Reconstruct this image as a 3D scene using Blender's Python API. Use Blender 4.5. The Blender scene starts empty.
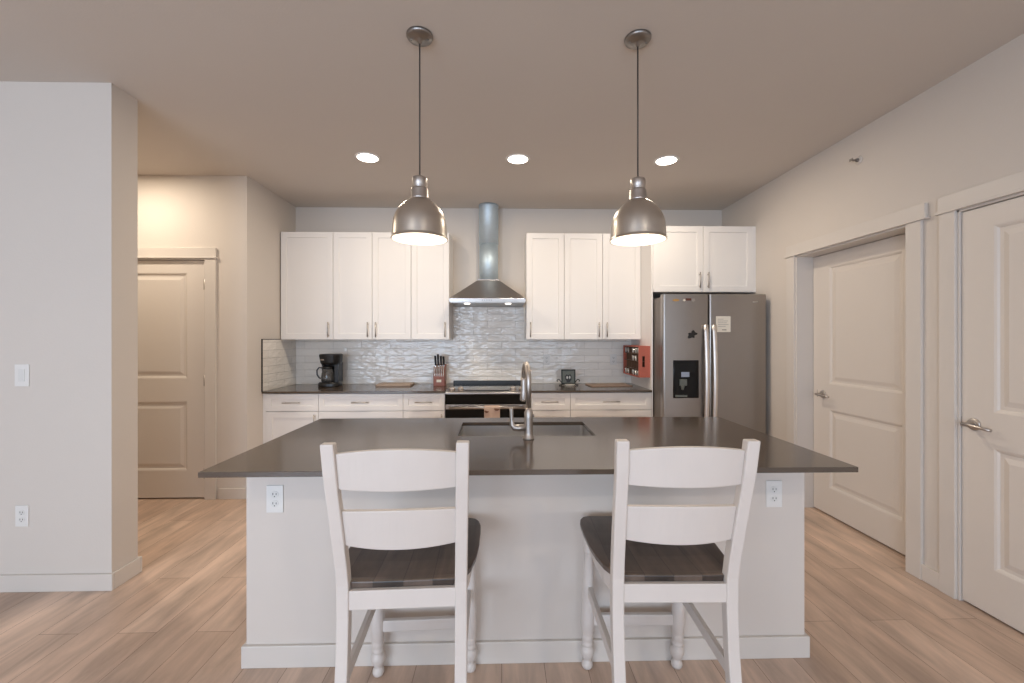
import bpy, bmesh, math, random
from mathutils import Vector, Matrix
random.seed(7)
PI = math.pi
sc = bpy.context.scene
C = sc.collection

# ---------------------------------------------------------------- camera, world, exposure
F_PX, YAW_T, HOR, CAM_Z = 425.0, 0.0246, 339.1, 1.378
cd = bpy.data.cameras.new('camera'); cam = bpy.data.objects.new('camera', cd); C.objects.link(cam)
cd.sensor_width = 36.0; cd.lens = F_PX / 1024 * 36.0
cd.shift_y = (HOR - 341.5) / 1024.0
cd.clip_start = 0.02
cam.location = (0, 0, CAM_Z)
cam.rotation_euler = (PI / 2, math.radians(0.03), -math.atan(YAW_T))
sc.camera = cam
w = bpy.data.worlds.new('World'); sc.world = w; w.use_nodes = True
w.node_tree.nodes['Background'].inputs[0].default_value = (0.62, 0.75, 1.0, 1)
w.node_tree.nodes['Background'].inputs[1].default_value = 1.2
vs = sc.view_settings
vs.view_transform = 'Standard'; vs.look = 'None'; vs.gamma = 1.0; vs.use_curve_mapping = False
vs.exposure = 0.13

H = 2.79          # ceiling
XW = 2.413        # right wall face
YB = 4.60         # back wall face
XL = -2.20        # left kitchen wall face
YH = 3.73         # hall wall face
CT = 0.898        # worktop height

def area(name, loc, rot, sx, sy, power, col, shape='RECTANGLE', spread=None):
    l = bpy.data.lights.new(name, 'AREA'); l.shape = shape; l.size = sx; l.size_y = sy
    l.energy = power; l.color = col
    if spread: l.spread = spread
    o = bpy.data.objects.new(name, l); C.objects.link(o); o.location = loc; o.rotation_euler = rot
    return o
# area lamps giving bluish daylight through the assumed windows behind the camera
DAY = (0.655, 0.81, 1.0)
area('daylight_wide_window', (-2.3, -3.56, 1.25), (PI / 2, 0, 0), 3.15, 2.05, 150, DAY)
area('daylight_small_window', (1.2, -3.56, 1.45), (PI / 2, 0, 0), 1.55, 1.45, 45, DAY)
WARM = (1.0, 0.87, 0.70)

# ---------------------------------------------------------------- materials
def srgb(r, g, b):
    f = lambda c: (c / 255 / 12.92) if c / 255 <= 0.04045 else ((c / 255 + 0.055) / 1.055) ** 2.4
    return (f(r), f(g), f(b), 1)
def mat(name, col, rough=0.5, metal=0.0, noise=0.0, scale=20, bump=0.0, bscale=200, emit=None, es=0, stretch=None, coat=0, trans=0, spec=None):
    m = bpy.data.materials.new(name); m.use_nodes = True
    nt = m.node_tree; b = nt.nodes['Principled BSDF']
    b.inputs['Base Color'].default_value = col
    b.inputs['Roughness'].default_value = rough
    b.inputs['Metallic'].default_value = metal
    if coat: b.inputs['Coat Weight'].default_value = coat; b.inputs['Coat Roughness'].default_value = 0.1
    if trans: b.inputs['Transmission Weight'].default_value = trans; b.inputs['IOR'].default_value = 1.45
    if spec is not None: b.inputs['Specular IOR Level'].default_value = spec
    if emit: b.inputs['Emission Color'].default_value = emit; b.inputs['Emission Strength'].default_value = es
    tc = nt.nodes.new('ShaderNodeTexCoord'); mp = nt.nodes.new('ShaderNodeMapping')
    nt.links.new(tc.outputs['Object'], mp.inputs[0])
    if stretch: mp.inputs['Scale'].default_value = stretch
    if noise:
        n = nt.nodes.new('ShaderNodeTexNoise'); n.inputs['Scale'].default_value = scale; n.inputs['Detail'].default_value = 4
        nt.links.new(mp.outputs[0], n.inputs['Vector'])
        mx = nt.nodes.new('ShaderNodeMix'); mx.data_type = 'RGBA'
        mx.inputs[6].default_value = tuple(c * (1 - noise) for c in col[:3]) + (1,)
        mx.inputs[7].default_value = tuple(min(1, c * (1 + noise)) for c in col[:3]) + (1,)
        nt.links.new(n.outputs['Fac'], mx.inputs[0]); nt.links.new(mx.outputs[2], b.inputs['Base Color'])
    if bump:
        n2 = nt.nodes.new('ShaderNodeTexNoise'); n2.inputs['Scale'].default_value = bscale; n2.inputs['Detail'].default_value = 2
        nt.links.new(mp.outputs[0], n2.inputs['Vector'])
        bp = nt.nodes.new('ShaderNodeBump'); bp.inputs['Strength'].default_value = bump; bp.inputs['Distance'].default_value = 0.002
        nt.links.new(n2.outputs['Fac'], bp.inputs['Height']); nt.links.new(bp.outputs[0], b.inputs['Normal'])
    return m
M = {}
M['wall'] = mat('wall_paint', srgb(213, 204, 195), 0.75, noise=0.015, scale=3, bump=0.25, bscale=120)
M['ceiling'] = mat('ceiling_paint', srgb(208, 199, 190), 0.85, noise=0.015, scale=3, bump=0.25, bscale=90)
M['trim'] = mat('trim_paint', srgb(214, 206, 198), 0.4, noise=0.01, scale=5)
M['door'] = mat('door_paint', srgb(219, 210, 201), 0.42, noise=0.012, scale=4, bump=0.1, bscale=60)
M['cabinet'] = mat('cabinet_paint', srgb(234, 229, 224), 0.38, noise=0.008, scale=6)
M['island_paint'] = mat('island_paint', srgb(214, 204, 195), 0.5, noise=0.012, scale=4, bump=0.1, bscale=100)
M['stone'] = mat('quartz', srgb(76, 64, 54), 0.16, noise=0.10, scale=260, spec=1.0)
M['steel'] = mat('brushed_steel', (0.36, 0.335, 0.315, 1), 0.34, 1.0, noise=0.06, scale=60, stretch=(40, 40, 0.6))
M['steel_h'] = mat('brushed_steel_horizontal', (0.50, 0.47, 0.45, 1), 0.28, 1.0, noise=0.05, scale=40, stretch=(0.6, 20, 40))
M['fridge_side'] = mat('fridge_side_grey', srgb(120, 112, 106), 0.45, 0.5, noise=0.02, scale=10)
M['chrome'] = mat('satin_chrome', (0.62, 0.60, 0.58, 1), 0.18, 1.0, noise=0.02, scale=10)
M['nickel'] = mat('satin_nickel', (0.50, 0.46, 0.43, 1), 0.40, 1.0, noise=0.03, scale=20)
M['pendant'] = mat('brushed_pewter', (0.60, 0.56, 0.51, 1), 0.33, 1.0, noise=0.05, scale=30, stretch=(1, 1, 20))
M['canopy'] = mat('dark_pewter', (0.30, 0.28, 0.265, 1), 0.38, 1.0, noise=0.04, scale=30)
M['cord'] = mat('grey_cord', srgb(70, 64, 60), 0.6, noise=0.2, scale=300)
M['galv'] = mat('galvanised_duct', (0.60, 0.71, 0.78, 1), 0.55, 0.75, noise=0.10, scale=25)
M['duct_wrap'] = mat('duct_upper', (0.56, 0.66, 0.73, 1), 0.55, 0.75, noise=0.08, scale=25)
M['black'] = mat('black_plastic', srgb(24, 22, 21), 0.35, noise=0.08, scale=60)
M['gloss_black'] = mat('black_glass', srgb(10, 10, 11), 0.08, noise=0.05, scale=5, spec=0.3)
M['shade_in'] = mat('shade_white_enamel', srgb(232, 224, 214), 0.4, noise=0.01, scale=10)
M['bulb'] = mat('bulb_glow', srgb(255, 240, 215), 0.3, emit=(1.0, 0.86, 0.68, 1), es=2.0)
M['lens'] = mat('downlight_lens', srgb(255, 246, 230), 0.4, emit=(1.0, 0.90, 0.76, 1), es=9)
M['hood_lamp'] = mat('hood_lamp_glow', srgb(255, 250, 240), 0.4, emit=(1.0, 0.94, 0.85, 1), es=2)
M['white_trim'] = mat('white_plastic', srgb(228, 225, 221), 0.35, noise=0.008, scale=30)
M['socket'] = mat('socket_slots', srgb(60, 55, 52), 0.5, noise=0.05, scale=30)
M['plastic_line'] = mat('plate_face', srgb(222, 220, 216), 0.35, noise=0.008, scale=30)
M['chair_paint'] = mat('antique_white_paint', srgb(213, 204, 197), 0.45, noise=0.05, scale=9, bump=0.15, bscale=40, stretch=(1, 1, 0.3))
M['seat_wood'] = None
M['gap_shade_trim'] = mat('gap_shade_and_black_trim', srgb(30, 26, 24), 0.8, noise=0.05, scale=30)  # near-black: painted shade behind the doors, and the black tile edging
M['board'] = mat('cutting_board_wood', srgb(168, 146, 127), 0.5, noise=0.12, scale=14, stretch=(1, 12, 12))
M['board_dark'] = mat('walnut_board_wood', srgb(146, 122, 104), 0.5, noise=0.18, scale=14, stretch=(1, 12, 12))
M['block'] = mat('knife_block_wood', srgb(132, 72, 50), 0.4, noise=0.15, scale=20, stretch=(10, 10, 1))
M['crate'] = mat('red_crate_paint', srgb(176, 94, 76), 0.55, noise=0.14, scale=18, stretch=(1, 1, 0.4))
M['crate_in'] = mat('crate_inner_wood', srgb(70, 40, 32), 0.65, noise=0.2, scale=20)
M['divider'] = mat('crate_divider_wood', srgb(92, 66, 48), 0.6, noise=0.15, scale=20)
M['glass'] = mat('clear_glass', (0.92, 0.93, 0.92, 1), 0.04, trans=1.0)
M['coffee'] = mat('carafe_glass', (0.40, 0.38, 0.36, 1), 0.05, trans=0.85)
M['glass_grey'] = mat('small_glass', srgb(190, 188, 184), 0.15, metal=0.3, noise=0.1, scale=40)
M['paper'] = mat('paper', srgb(224, 216, 202), 0.8, noise=0.02, scale=30)
M['ink'] = mat('ink', srgb(60, 56, 54), 0.8, noise=0.02, scale=30)
M['ink_grey'] = mat('ink_grey', srgb(165, 160, 152), 0.8, noise=0.02, scale=30)
M['gold'] = mat('magnet_gold', srgb(190, 150, 90), 0.35, 0.5, noise=0.2, scale=60)
M['brown'] = mat('magnet_brown', srgb(88, 42, 26), 0.5, noise=0.2, scale=60)
M['frame_black'] = mat('rack_black', srgb(34, 38, 36), 0.4, 0.3, noise=0.1, scale=60)
M['rack_grey'] = mat('rack_grey', srgb(96, 100, 95), 0.5, noise=0.25, scale=60)
M['display'] = mat('dispenser_display', srgb(150, 160, 178), 0.25, noise=0.05, scale=60)

def planks(name, along, w_, l_, c1, c2, mortar, rough, grain=0.18):
    m = bpy.data.materials.new(name); m.use_nodes = True; nt = m.node_tree; b = nt.nodes['Principled BSDF']
    N = nt.nodes.new; L = nt.links.new
    tc = N('ShaderNodeTexCoord'); sp = N('ShaderNodeSeparateXYZ'); cb = N('ShaderNodeCombineXYZ')
    L(tc.outputs['Object'], sp.inputs[0])
    L(sp.outputs['Y'], cb.inputs['X']); L(sp.outputs['X'], cb.inputs['Y'])
    br = N('ShaderNodeTexBrick'); L(cb.outputs[0], br.inputs['Vector'])
    br.inputs['Scale'].default_value = 1.0
    br.inputs['Brick Width'].default_value = l_; br.inputs['Row Height'].default_value = w_
    br.inputs['Mortar Size'].default_value = 0.0012; br.inputs['Mortar Smooth'].default_value = 0.2
    br.offset = 0.37; br.offset_frequency = 2; br.inputs['Bias'].default_value = 0.0
    br.inputs['Color1'].default_value = c1; br.inputs['Color2'].default_value = c2; br.inputs['Mortar'].default_value = mortar
    # long grain
    mp = N('ShaderNodeMapping'); mp.inputs['Scale'].default_value = (9, 1.5, 1)
    L(tc.outputs['Object'], mp.inputs[0])
    n = N('ShaderNodeTexNoise'); n.inputs['Scale'].default_value = 1.6; n.inputs['Detail'].default_value = 7; n.inputs['Roughness'].default_value = 0.62; n.inputs['Distortion'].default_value = 0.6
    L(mp.outputs[0], n.inputs['Vector'])
    mp2 = N('ShaderNodeMapping'); mp2.inputs['Scale'].default_value = (3.2, 0.7, 1); L(tc.outputs['Object'], mp2.inputs[0])
    n2 = N('ShaderNodeTexNoise'); n2.inputs['Scale'].default_value = 2.2; n2.inputs['Detail'].default_value = 3; L(mp2.outputs[0], n2.inputs['Vector'])
    add = N('ShaderNodeMath'); add.operation = 'ADD'; L(n.outputs['Fac'], add.inputs[0]); L(n2.outputs['Fac'], add.inputs[1])
    mr = N('ShaderNodeMapRange'); mr.inputs['From Min'].default_value = 0.7; mr.inputs['From Max'].default_value = 1.3
    mr.inputs['To Min'].default_value = 1 - grain; mr.inputs['To Max'].default_value = 1 + grain
    L(add.outputs[0], mr.inputs['Value'])
    vm = N('ShaderNodeVectorMath'); vm.operation = 'SCALE'; L(br.outputs['Color'], vm.inputs[0]); L(mr.outputs[0], vm.inputs['Scale'])
    L(vm.outputs[0], b.inputs['Base Color'])
    b.inputs['Roughness'].default_value = rough
    bp = N('ShaderNodeBump'); bp.inputs['Strength'].default_value = 0.25; bp.inputs['Distance'].default_value = 0.001
    iv = N('ShaderNodeMath'); iv.operation = 'SUBTRACT'; iv.inputs[0].default_value = 1; L(br.outputs['Fac'], iv.inputs[1])
    L(iv.outputs[0], bp.inputs['Height']); L(bp.outputs[0], b.inputs['Normal'])
    return m
M['floor'] = planks('oak_planks', 'y', 0.18, 1.25, srgb(206, 180, 161), srgb(190, 163, 144), srgb(128, 102, 86), 0.38, 0.30)
M['seat_wood'] = planks('dark_seat_boards', 'y', 0.09, 3.0, srgb(104, 89, 79), srgb(88, 75, 66), srgb(58, 49, 44), 0.32, 0.55)

def tile(name, ax):
    m = bpy.data.materials.new(name); m.use_nodes = True; nt = m.node_tree; b = nt.nodes['Principled BSDF']
    N = nt.nodes.new; L = nt.links.new
    tc = N('ShaderNodeTexCoord'); sp = N('ShaderNodeSeparateXYZ'); cb = N('ShaderNodeCombineXYZ')
    L(tc.outputs['Object'], sp.inputs[0]); L(sp.outputs[ax], cb.inputs['X']); L(sp.outputs['Z'], cb.inputs['Y'])
    br = N('ShaderNodeTexBrick'); L(cb.outputs[0], br.inputs['Vector']); br.inputs['Scale'].default_value = 1.0
    br.inputs['Brick Width'].default_value = 0.30; br.inputs['Row Height'].default_value = 0.075
    br.inputs['Mortar Size'].default_value = 0.0018; br.inputs['Mortar Smooth'].default_value = 0.3
    br.inputs['Color1'].default_value = srgb(244, 238, 230); br.inputs['Color2'].default_value = srgb(236, 230, 222); br.inputs['Mortar'].default_value = srgb(218, 212, 205)
    L(br.outputs['Color'], b.inputs['Base Color'])
    b.inputs['Roughness'].default_value = 0.09
    mp = N('ShaderNodeMapping'); mp.inputs['Scale'].default_value = (11, 11, 26); L(tc.outputs['Object'], mp.inputs[0])
    n = N('ShaderNodeTexNoise'); n.inputs['Scale'].default_value = 1.0; n.inputs['Detail'].default_value = 1.5; L(mp.outputs[0], n.inputs['Vector'])
    iv = N('ShaderNodeMath'); iv.operation = 'MULTIPLY'; iv.inputs[1].default_value = -0.22; L(br.outputs['Fac'], iv.inputs[0])
    ad = N('ShaderNodeMath'); ad.operation = 'ADD'; L(n.outputs['Fac'], ad.inputs[0]); L(iv.outputs[0], ad.inputs[1])
    bp = N('ShaderNodeBump'); bp.inputs['Strength'].default_value = 1.0; bp.inputs['Distance'].default_value = 0.010
    L(ad.outputs[0], bp.inputs['Height']); L(bp.outputs[0], b.inputs['Normal'])
    return m
M['tile_x'] = tile('glossy_tile_back', 'X')
M['tile_y'] = tile('glossy_tile_side', 'Y')

# ---------------------------------------------------------------- helpers
class MB:
    def __init__(s): s.bm = bmesh.new(); s.mi = 0
    def _mark(s, faces, smooth=False):
        for f in faces: f.material_index = s.mi; f.smooth = smooth
    def box(s, x0, x1, y0, y1, z0, z1):
        v = [s.bm.verts.new(p) for p in ((x0,y0,z0),(x1,y0,z0),(x1,y1,z0),(x0,y1,z0),(x0,y0,z1),(x1,y0,z1),(x1,y1,z1),(x0,y1,z1))]
        fs = [s.bm.faces.new([v[i] for i in q]) for q in ((0,3,2,1),(4,5,6,7),(0,1,5,4),(1,2,6,5),(2,3,7,6),(3,0,4,7))]
        s._mark(fs); return s
    def loft(s, rings, cap=True, smooth=False, closed=True):
        R = [[s.bm.verts.new(p) for p in r] for r in rings]; n = len(R[0]); fs = []
        for a, b in zip(R, R[1:]):
            for i in range(n if closed else n - 1):
                j = (i + 1) % n; fs.append(s.bm.faces.new((a[i], a[j], b[j], b[i])))
        s._mark(fs, smooth)
        if cap:
            s._mark([s.bm.faces.new(list(reversed(R[0]))), s.bm.faces.new(R[-1])])
        return s
    def sweep(s, pts, sx, sy):
        """rectangular bar whose horizontal sections are centred on pts"""
        rings = []
        for p in pts:
            x, y, z = p[:3]; a = (p[3] if len(p) > 3 else sx) / 2; b = (p[4] if len(p) > 4 else sy) / 2
            rings.append([(x-a,y-b,z),(x+a,y-b,z),(x+a,y+b,z),(x-a,y+b,z)])
        return s.loft(rings)
    def lathe(s, prof, c=(0,0,0), n=32, axis='Z', cap=True):
        rings = []
        for r, h in prof:
            r = max(r, 1e-4); ring = []
            for i in range(n):
                a = 2*PI*i/n; u, v = r*math.cos(a), r*math.sin(a)
                p = {'Z': (u, v, h), 'Y': (u, h, -v), 'X': (h, u, v)}[axis]
                ring.append((c[0]+p[0], c[1]+p[1], c[2]+p[2]))
            rings.append(ring)
        return s.loft(rings, cap, True)
    def tube(s, pts, r, n=12, radii=None):
        P = [Vector(p) for p in pts]; rings = []; up = None
        for i, p in enumerate(P):
            t = (P[min(i+1, len(P)-1)] - P[max(i-1, 0)]).normalized()
            if up is None:
                up = Vector((0,0,1)) if abs(t.z) < 0.9 else Vector((1,0,0))
            a = t.cross(up).normalized(); up = a.cross(t).normalized()
            rr = radii[i] if radii else r
            rings.append([tuple(p + a*rr*math.cos(2*PI*k/n) + up*rr*math.sin(2*PI*k/n)) for k in range(n)])
        return s.loft(rings, True, True)
    def prism(s, poly, z0, z1):
        return s.loft([[(x, y, z0) for x, y in poly], [(x, y, z1) for x, y in poly]])
    def prism_y(s, poly, y0, y1):
        return s.loft([[(x, y1, z) for x, z in poly], [(x, y0, z) for x, z in poly]])
    def nested(s, x0, x1, z0, z1, y, prof):
        """front-facing (-Y) panel stepping through (inset, depth) rings"""
        loops = []
        for i, d in prof:
            loops.append([s.bm.verts.new(p) for p in ((x0+i,y+d,z0+i),(x1-i,y+d,z0+i),(x1-i,y+d,z1-i),(x0+i,y+d,z1-i))])
        fs = []
        for a, b in zip(loops, loops[1:]):
            for i in range(4): j = (i+1) % 4; fs.append(s.bm.faces.new((a[i], a[j], b[j], b[i])))
        fs.append(s.bm.faces.new(loops[-1])); s._mark(fs); return s
    def out(s, name, m, parent=None, bevel=0, loc=None, seg=2, fix=True):
        if fix: bmesh.ops.recalc_face_normals(s.bm, faces=s.bm.faces)
        me = bpy.data.meshes.new(name); s.bm.to_mesh(me); s.bm.free()
        for k in (m if isinstance(m, (list, tuple)) else [m]): me.materials.append(M[k])
        o = bpy.data.objects.new(name, me); C.objects.link(o)
        if parent: o.parent = parent
        if loc: o.location = loc
        if bevel:
            b = o.modifiers.new('bevel', 'BEVEL'); b.width = bevel; b.segments = seg; b.limit_method = 'ANGLE'; b.angle_limit = math.radians(40)
            b.harden_normals = False
        return o
def tag(o, label, cat, group=None):
    o['label'] = label; o['category'] = cat
    if group: o['group'] = group
    return o
def thing(name, label, cat, loc, rz=0, group=None):
    o = bpy.data.objects.new(name, None); C.objects.link(o); o.location = loc; o.rotation_euler = (0, 0, rz)
    o.empty_display_size = 0.1
    return tag(o, label, cat, group)
def struct(o): o['kind'] = 'structure'; return o
def sroot(name, loc, rz=0):
    o = bpy.data.objects.new(name, None); C.objects.link(o); o.location = loc; o.rotation_euler = (0, 0, rz); return struct(o)
def copy_tree(o, parent=None):
    c = o.copy(); C.objects.link(c)
    if parent: c.parent = parent
    for ch in list(o.children):
        copy_tree(ch, c)
    return c
def arc(cx, cz, r, a0, a1, n):
    return [(cx + r*math.cos(a0+(a1-a0)*i/n), cz + r*math.sin(a0+(a1-a0)*i/n)) for i in range(n+1)]
def bowed(p0, p1, out, n=10):
    P0, P1, O = Vector(p0), Vector(p1), Vector(out)
    return [tuple(P0.lerp(P1, i/n) + O*math.sin(PI*i/n)) for i in range(n+1)]

# ---------------------------------------------------------------- room shell
struct(MB().box(-5.1, 2.75, -3.7, 4.8, -0.10, 0).out('floor', 'floor'))
struct(MB().box(-5.1, 2.75, -3.7, 4.8, H, H+0.10).out('ceiling', 'ceiling'))
struct(MB().box(XL-0.12, XW+0.15, YB, YB+0.12, 0, H).out('wall_back', 'wall'))
struct(MB().box(XL-0.12, XL, YH+0.12, YB, 0, H).out('wall_left', 'wall'))
# hall wall with its door opening
HX0, HX1, HDH = -3.475, -2.549, 2.072
b = MB(); b.box(-5.0, HX0, YH, YH+0.12, 0, H); b.box(HX1, XL, YH, YH+0.12, 0, H); b.box(HX0, HX1, YH, YH+0.12, HDH, H)
struct(b.out('wall_hall', 'wall'))
PX, PY0, PY1 = -2.147, 2.394, 2.562
struct(MB().box(-5.0, PX, PY0, PY1, 0, H).out('wall_partition', 'wall'))
# right wall, openings for door_1 and door_2
D1a, D1b, D2a, D2b, DH = 2.464, 3.425, 1.263, 2.190, 2.057
b = MB(); T = 0.175
b.box(XW, XW+T, -3.6, D2a, 0, H); b.box(XW, XW+T, D2b, D1a, 0, H); b.box(XW, XW+T, D1b, YB, 0, H)
b.box(XW, XW+T, D2a, D2b, DH, H); b.box(XW, XW+T, D1a, D1b, DH, H)
struct(b.out('wall_right', 'wall'))
struct(MB().box(-5.1, -5.0, -3.6, YH+0.12, 0, H).out('wall_outer', 'wall'))
# rear wall (behind the camera) with two assumed windows, placed to give bluish daylight
b = MB(); ya, yb = -3.6, -3.5
b.box(-5.0, -3.9, ya, yb, 0, H); b.box(-0.7, 0.4, ya, yb, 0, H); b.box(2.0, XW, ya, yb, 0, H)
b.box(-3.9, -0.7, ya, yb, 0, 0.2); b.box(-3.9, -0.7, ya, yb, 2.3, H)
b.box(0.4, 2.0, ya, yb, 0, 0.7); b.box(0.4, 2.0, ya, yb, 2.2, H)
struct(b.out('wall_rear', 'wall'))
def window(name, x0, x1, z0, z1):
    r = sroot(name, ((x0+x1)/2, ya+0.05, z0)); w_ = (x1-x0)/2; h = z1-z0
    b = MB(); b.box(-w_, w_, -0.04, 0.04, 0, 0.05); b.box(-w_, w_, -0.04, 0.04, h-0.05, h)
    for x in (-w_, -0.03, w_-0.06): b.box(x, x+0.06, -0.04, 0.04, 0.05, h-0.05)
    b.out('window_frame', 'trim', r)
window('window_1', -3.9, -0.7, 0.2, 2.3); window('window_2', 0.4, 2.0, 0.7, 2.2)

# baseboards
def base(name, boxes):
    b = MB()
    for q in boxes: b.box(*q, 0, 0.092)
    return struct(b.out(name, 'trim', bevel=0.003))
base('baseboard_partition', [(-5.0, PX+0.015, PY0-0.015, PY0), (PX, PX+0.015, PY0, PY1), (-5.0, PX+0.015, PY1, PY1+0.015)])
base('baseboard_hall', [(-2.435, XL+0.0, YH-0.015, YH), (-5.0, -3.60, YH-0.015, YH)])
base('baseboard_left', [(XL, XL+0.015, YH-0.015, 3.97)])
base('baseboard_right', [(XW-0.015, XW, 2.272, 2.372), (XW-0.015, XW, 3.50, 3.73), (XW-0.015, XW, -3.5, 1.14)])

# casings: side boards + craftsman head with a thin lip below it
def casing(name, w_, h, loc, rz, left=True, right=True, cw=0.092, jamb=0.14, tip=0.014):
    """local x 0..w_ is the opening, front is -Y"""
    b = MB()
    if left: b.box(-cw, 0, -0.018, 0, 0, h)
    if right: b.box(w_, w_+cw, -0.018, 0, 0, h)
    b.box(-cw-0.014, w_+cw+tip, -0.028, 0, h, h+0.014)
    b.box(-cw-0.004, w_+cw+tip-0.012, -0.020, 0, h+0.014, h+0.092)
    # jamb lining
    b.box(0, 0.012, -0.004, jamb, 0, h); b.box(w_-0.012, w_, -0.004, jamb, 0, h); b.box(0, w_, -0.004, jamb, h-0.012, h)
    o = b.out(name, 'trim', loc=loc, bevel=0.0015); o.rotation_euler = (0, 0, rz); return struct(o)
casing('trim_1', D1b-D1a, DH, (XW, D1b, 0), -PI/2, jamb=0.175, tip=0.038)
casing('trim_2', D2b-D2a, DH, (XW, D2b, 0), -PI/2, cw=0.082)
casing('trim_3', HX1-HX0, HDH, (HX0, YH, 0), 0, jamb=0.12)

DOOR_PROF = [(0, 0), (0.010, 0.004), (0.018, 0.011), (0.034, 0.011), (0.060, 0.003)]
def passage_door(name, loc, rz, w_, h, stile, zs, lever_x, lever_dir, hinge_x, front=0.0):
    """two-panel moulded door; front face at local y=front, facing -Y. zs = (bot0, bot1, top0, top1)"""
    r = sroot(name, loc, rz); y0, y1 = front, front+0.035
    g = 0.004
    b = MB(); x0, x1 = 0.012+g, w_-0.012-g; z0, z1 = 0.012, h-0.012-g
    a, c = (stile if isinstance(stile, tuple) else (stile, w_-stile))
    b.box(x0, a, y0, y1, z0, z1); b.box(c, x1, y0, y1, z0, z1)
    for p, q in ((z0, zs[0]), (zs[1], zs[2]), (zs[3], z1)): b.box(a, c, y0, y1, p, q)
    for p, q in ((zs[0], zs[1]), (zs[2], zs[3])):
        b.nested(a, c, p, q, y0, DOOR_PROF); b.box(a, c, y1-0.012, y1, p, q)
    b.out('door_slab', 'door', r)
    # lever handle
    if lever_x is not None:
        b = MB(); z = 0.94
        b.lathe([(0.0, -0.008), (0.022, -0.008), (0.030, -0.005), (0.032, 0)], (lever_x, y0, z), 28, 'Y')
        b.lathe([(0.010, -0.052), (0.012, -0.03), (0.013, -0.006)], (lever_x, y0, z), 20, 'Y')
        b.tube([(lever_x-0.008*lever_dir, y0-0.052, z), (lever_x+0.03*lever_dir, y0-0.056, z), (lever_x+0.075*lever_dir, y0-0.054, z-0.004), (lever_x+0.115*lever_dir, y0-0.048, z-0.008)], 0.009, 12, [0.010, 0.0095, 0.008, 0.0085])
        b.box(lever_x-0.060*lever_dir-0.003, lever_x-0.060*lever_dir+0.003, y0-0.0015, y0+0.03, z-0.03, z+0.03)
        b.out('door_handle', 'nickel', r)
    if hinge_x is not None:
        for z in (0.22, 1.02, h-0.22):
            b = MB(); b.lathe([(0.006, z-0.045), (0.006, z+0.045)], (hinge_x, y0-0.008, 0), 12); b.box(hinge_x-0.014, hinge_x, y0-0.004, y0+0.001, z-0.045, z+0.045)
            b.out('hinge', 'nickel', r)
    return r
passage_door('door_1', (XW, D1b, 0), -PI/2, D1b-D1a, DH, (0.181, 0.789), (0.219, 0.831, 1.027, 1.942), 0.120, 1, None, front=0.133)
passage_door('door_2', (XW, D2b, 0), -PI/2, D2b-D2a, DH, 0.160, (0.239, 0.838, 1.015, 1.937), 0.072, 1, None, front=0.006)
passage_door('door_3', (HX0, YH, 0), 0, HX1-HX0, HDH, 0.165, (0.245, 0.84, 1.04, 1.95), 0.07, 1, HX1-HX0-0.010, front=0.008)
# dark sheets added behind the doors: block light, keep the floor gaps dark
struct(MB().box(XW+0.177, XW+0.184, D2a, D1b, 0, DH).out('wall_light_block', 'gap_shade_trim'))

struct(MB().box(HX0, HX1, YH+0.122, YH+0.13, 0, HDH).out('wall_light_block', 'gap_shade_trim'))  # added sheet, stops light leaking under the hall door
# ---------------------------------------------------------------- backsplash tile
b = MB(); b.box(XL+0.008, 1.4115, YB-0.008, YB, CT, 1.374); b.box(-0.523, 0.25, YB-0.0081, YB, 1.374, 1.725)
struct(b.out('wall_backsplash', 'tile_x'))
struct(MB().box(XL, XL+0.008, 3.955, YB-0.008, CT, 1.374).out('wall_backsplash_side', 'tile_y'))
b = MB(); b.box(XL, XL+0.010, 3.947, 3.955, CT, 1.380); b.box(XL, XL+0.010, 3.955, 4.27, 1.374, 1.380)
struct(b.out('trim_4', 'gap_shade_trim'))

# ---------------------------------------------------------------- cabinets
def shaker(name, x0, x1, z0, z1, y, parent, rail=0.055):
    """shaker front, face at y (towards -Y), 19 mm thick"""
    b = MB(); f = min(rail, (z1-z0)*0.30)
    b.nested(x0, x1, z0, z1, y, [(0, 0.019), (0, 0.0015), (0.0015, 0), (f, 0), (f+0.003, 0.008)])
    return b.out(name, 'cabinet', parent)
def pull(parent, x, z, length, vertical, y):
    b = MB(); h = length/2; yy = y-0.028
    if vertical:
        b.lathe([(0.0052, z-h), (0.0052, z+h)], (x, yy, 0), 12)
        for s in (-1, 1): b.lathe([(0.004, yy), (0.004, y)], (x, 0, z+s*(h-0.02)), 10, 'Y')
    else:
        b.lathe([(0.0052, x-h), (0.0052, x+h)], (0, yy, z), 12, 'X')
        for s in (-1, 1): b.lathe([(0.004, yy), (0.004, y)], (x+s*(h-0.02), 0, z), 10, 'Y')
    return b.out('handle', 'nickel', parent)
def upper(x0, x1, doors, label, name='upper_cabinet', z0=1.374, z1=2.446, yf=4.27, group='white wall cabinets', fill=0, hz=None):
    """doors: list of handle sides 'L'/'R'"""
    r = thing(name, label, 'cabinet', ((x0+x1)/2, YB, z0), 0, group); W = (x1-x0)/2; h = z1-z0; yy = yf-YB
    b = MB(); b.box(-W, W, yy+0.021, -0.0001, 0, h)
    if fill: b.box(W, W+fill, yy+0.004, yy+0.03, 0, h)
    b.out('cabinet_body', 'cabinet', r)
    n = len(doors); dw = 2*W/n
    for i, sd in enumerate(doors):
        a, c = -W+i*dw+0.002, -W+(i+1)*dw-0.002
        d = shaker('door', a, c, 0.0015, h-0.0015, yy, r)
        pull(d, (a+0.038) if sd == 'L' else (c-0.038), hz or 0.098, 0.15, True, yy)
    return r
upper(-2.19, -1.676, 'R', 'tall white single-door wall cabinet in the left corner above the coffee maker')
upper(-1.676, -0.904, 'RL', 'white two-door wall cabinet in the middle of the left run')
upper(-0.904, -0.524, 'R', 'narrow white wall cabinet just left of the range hood')
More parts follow.
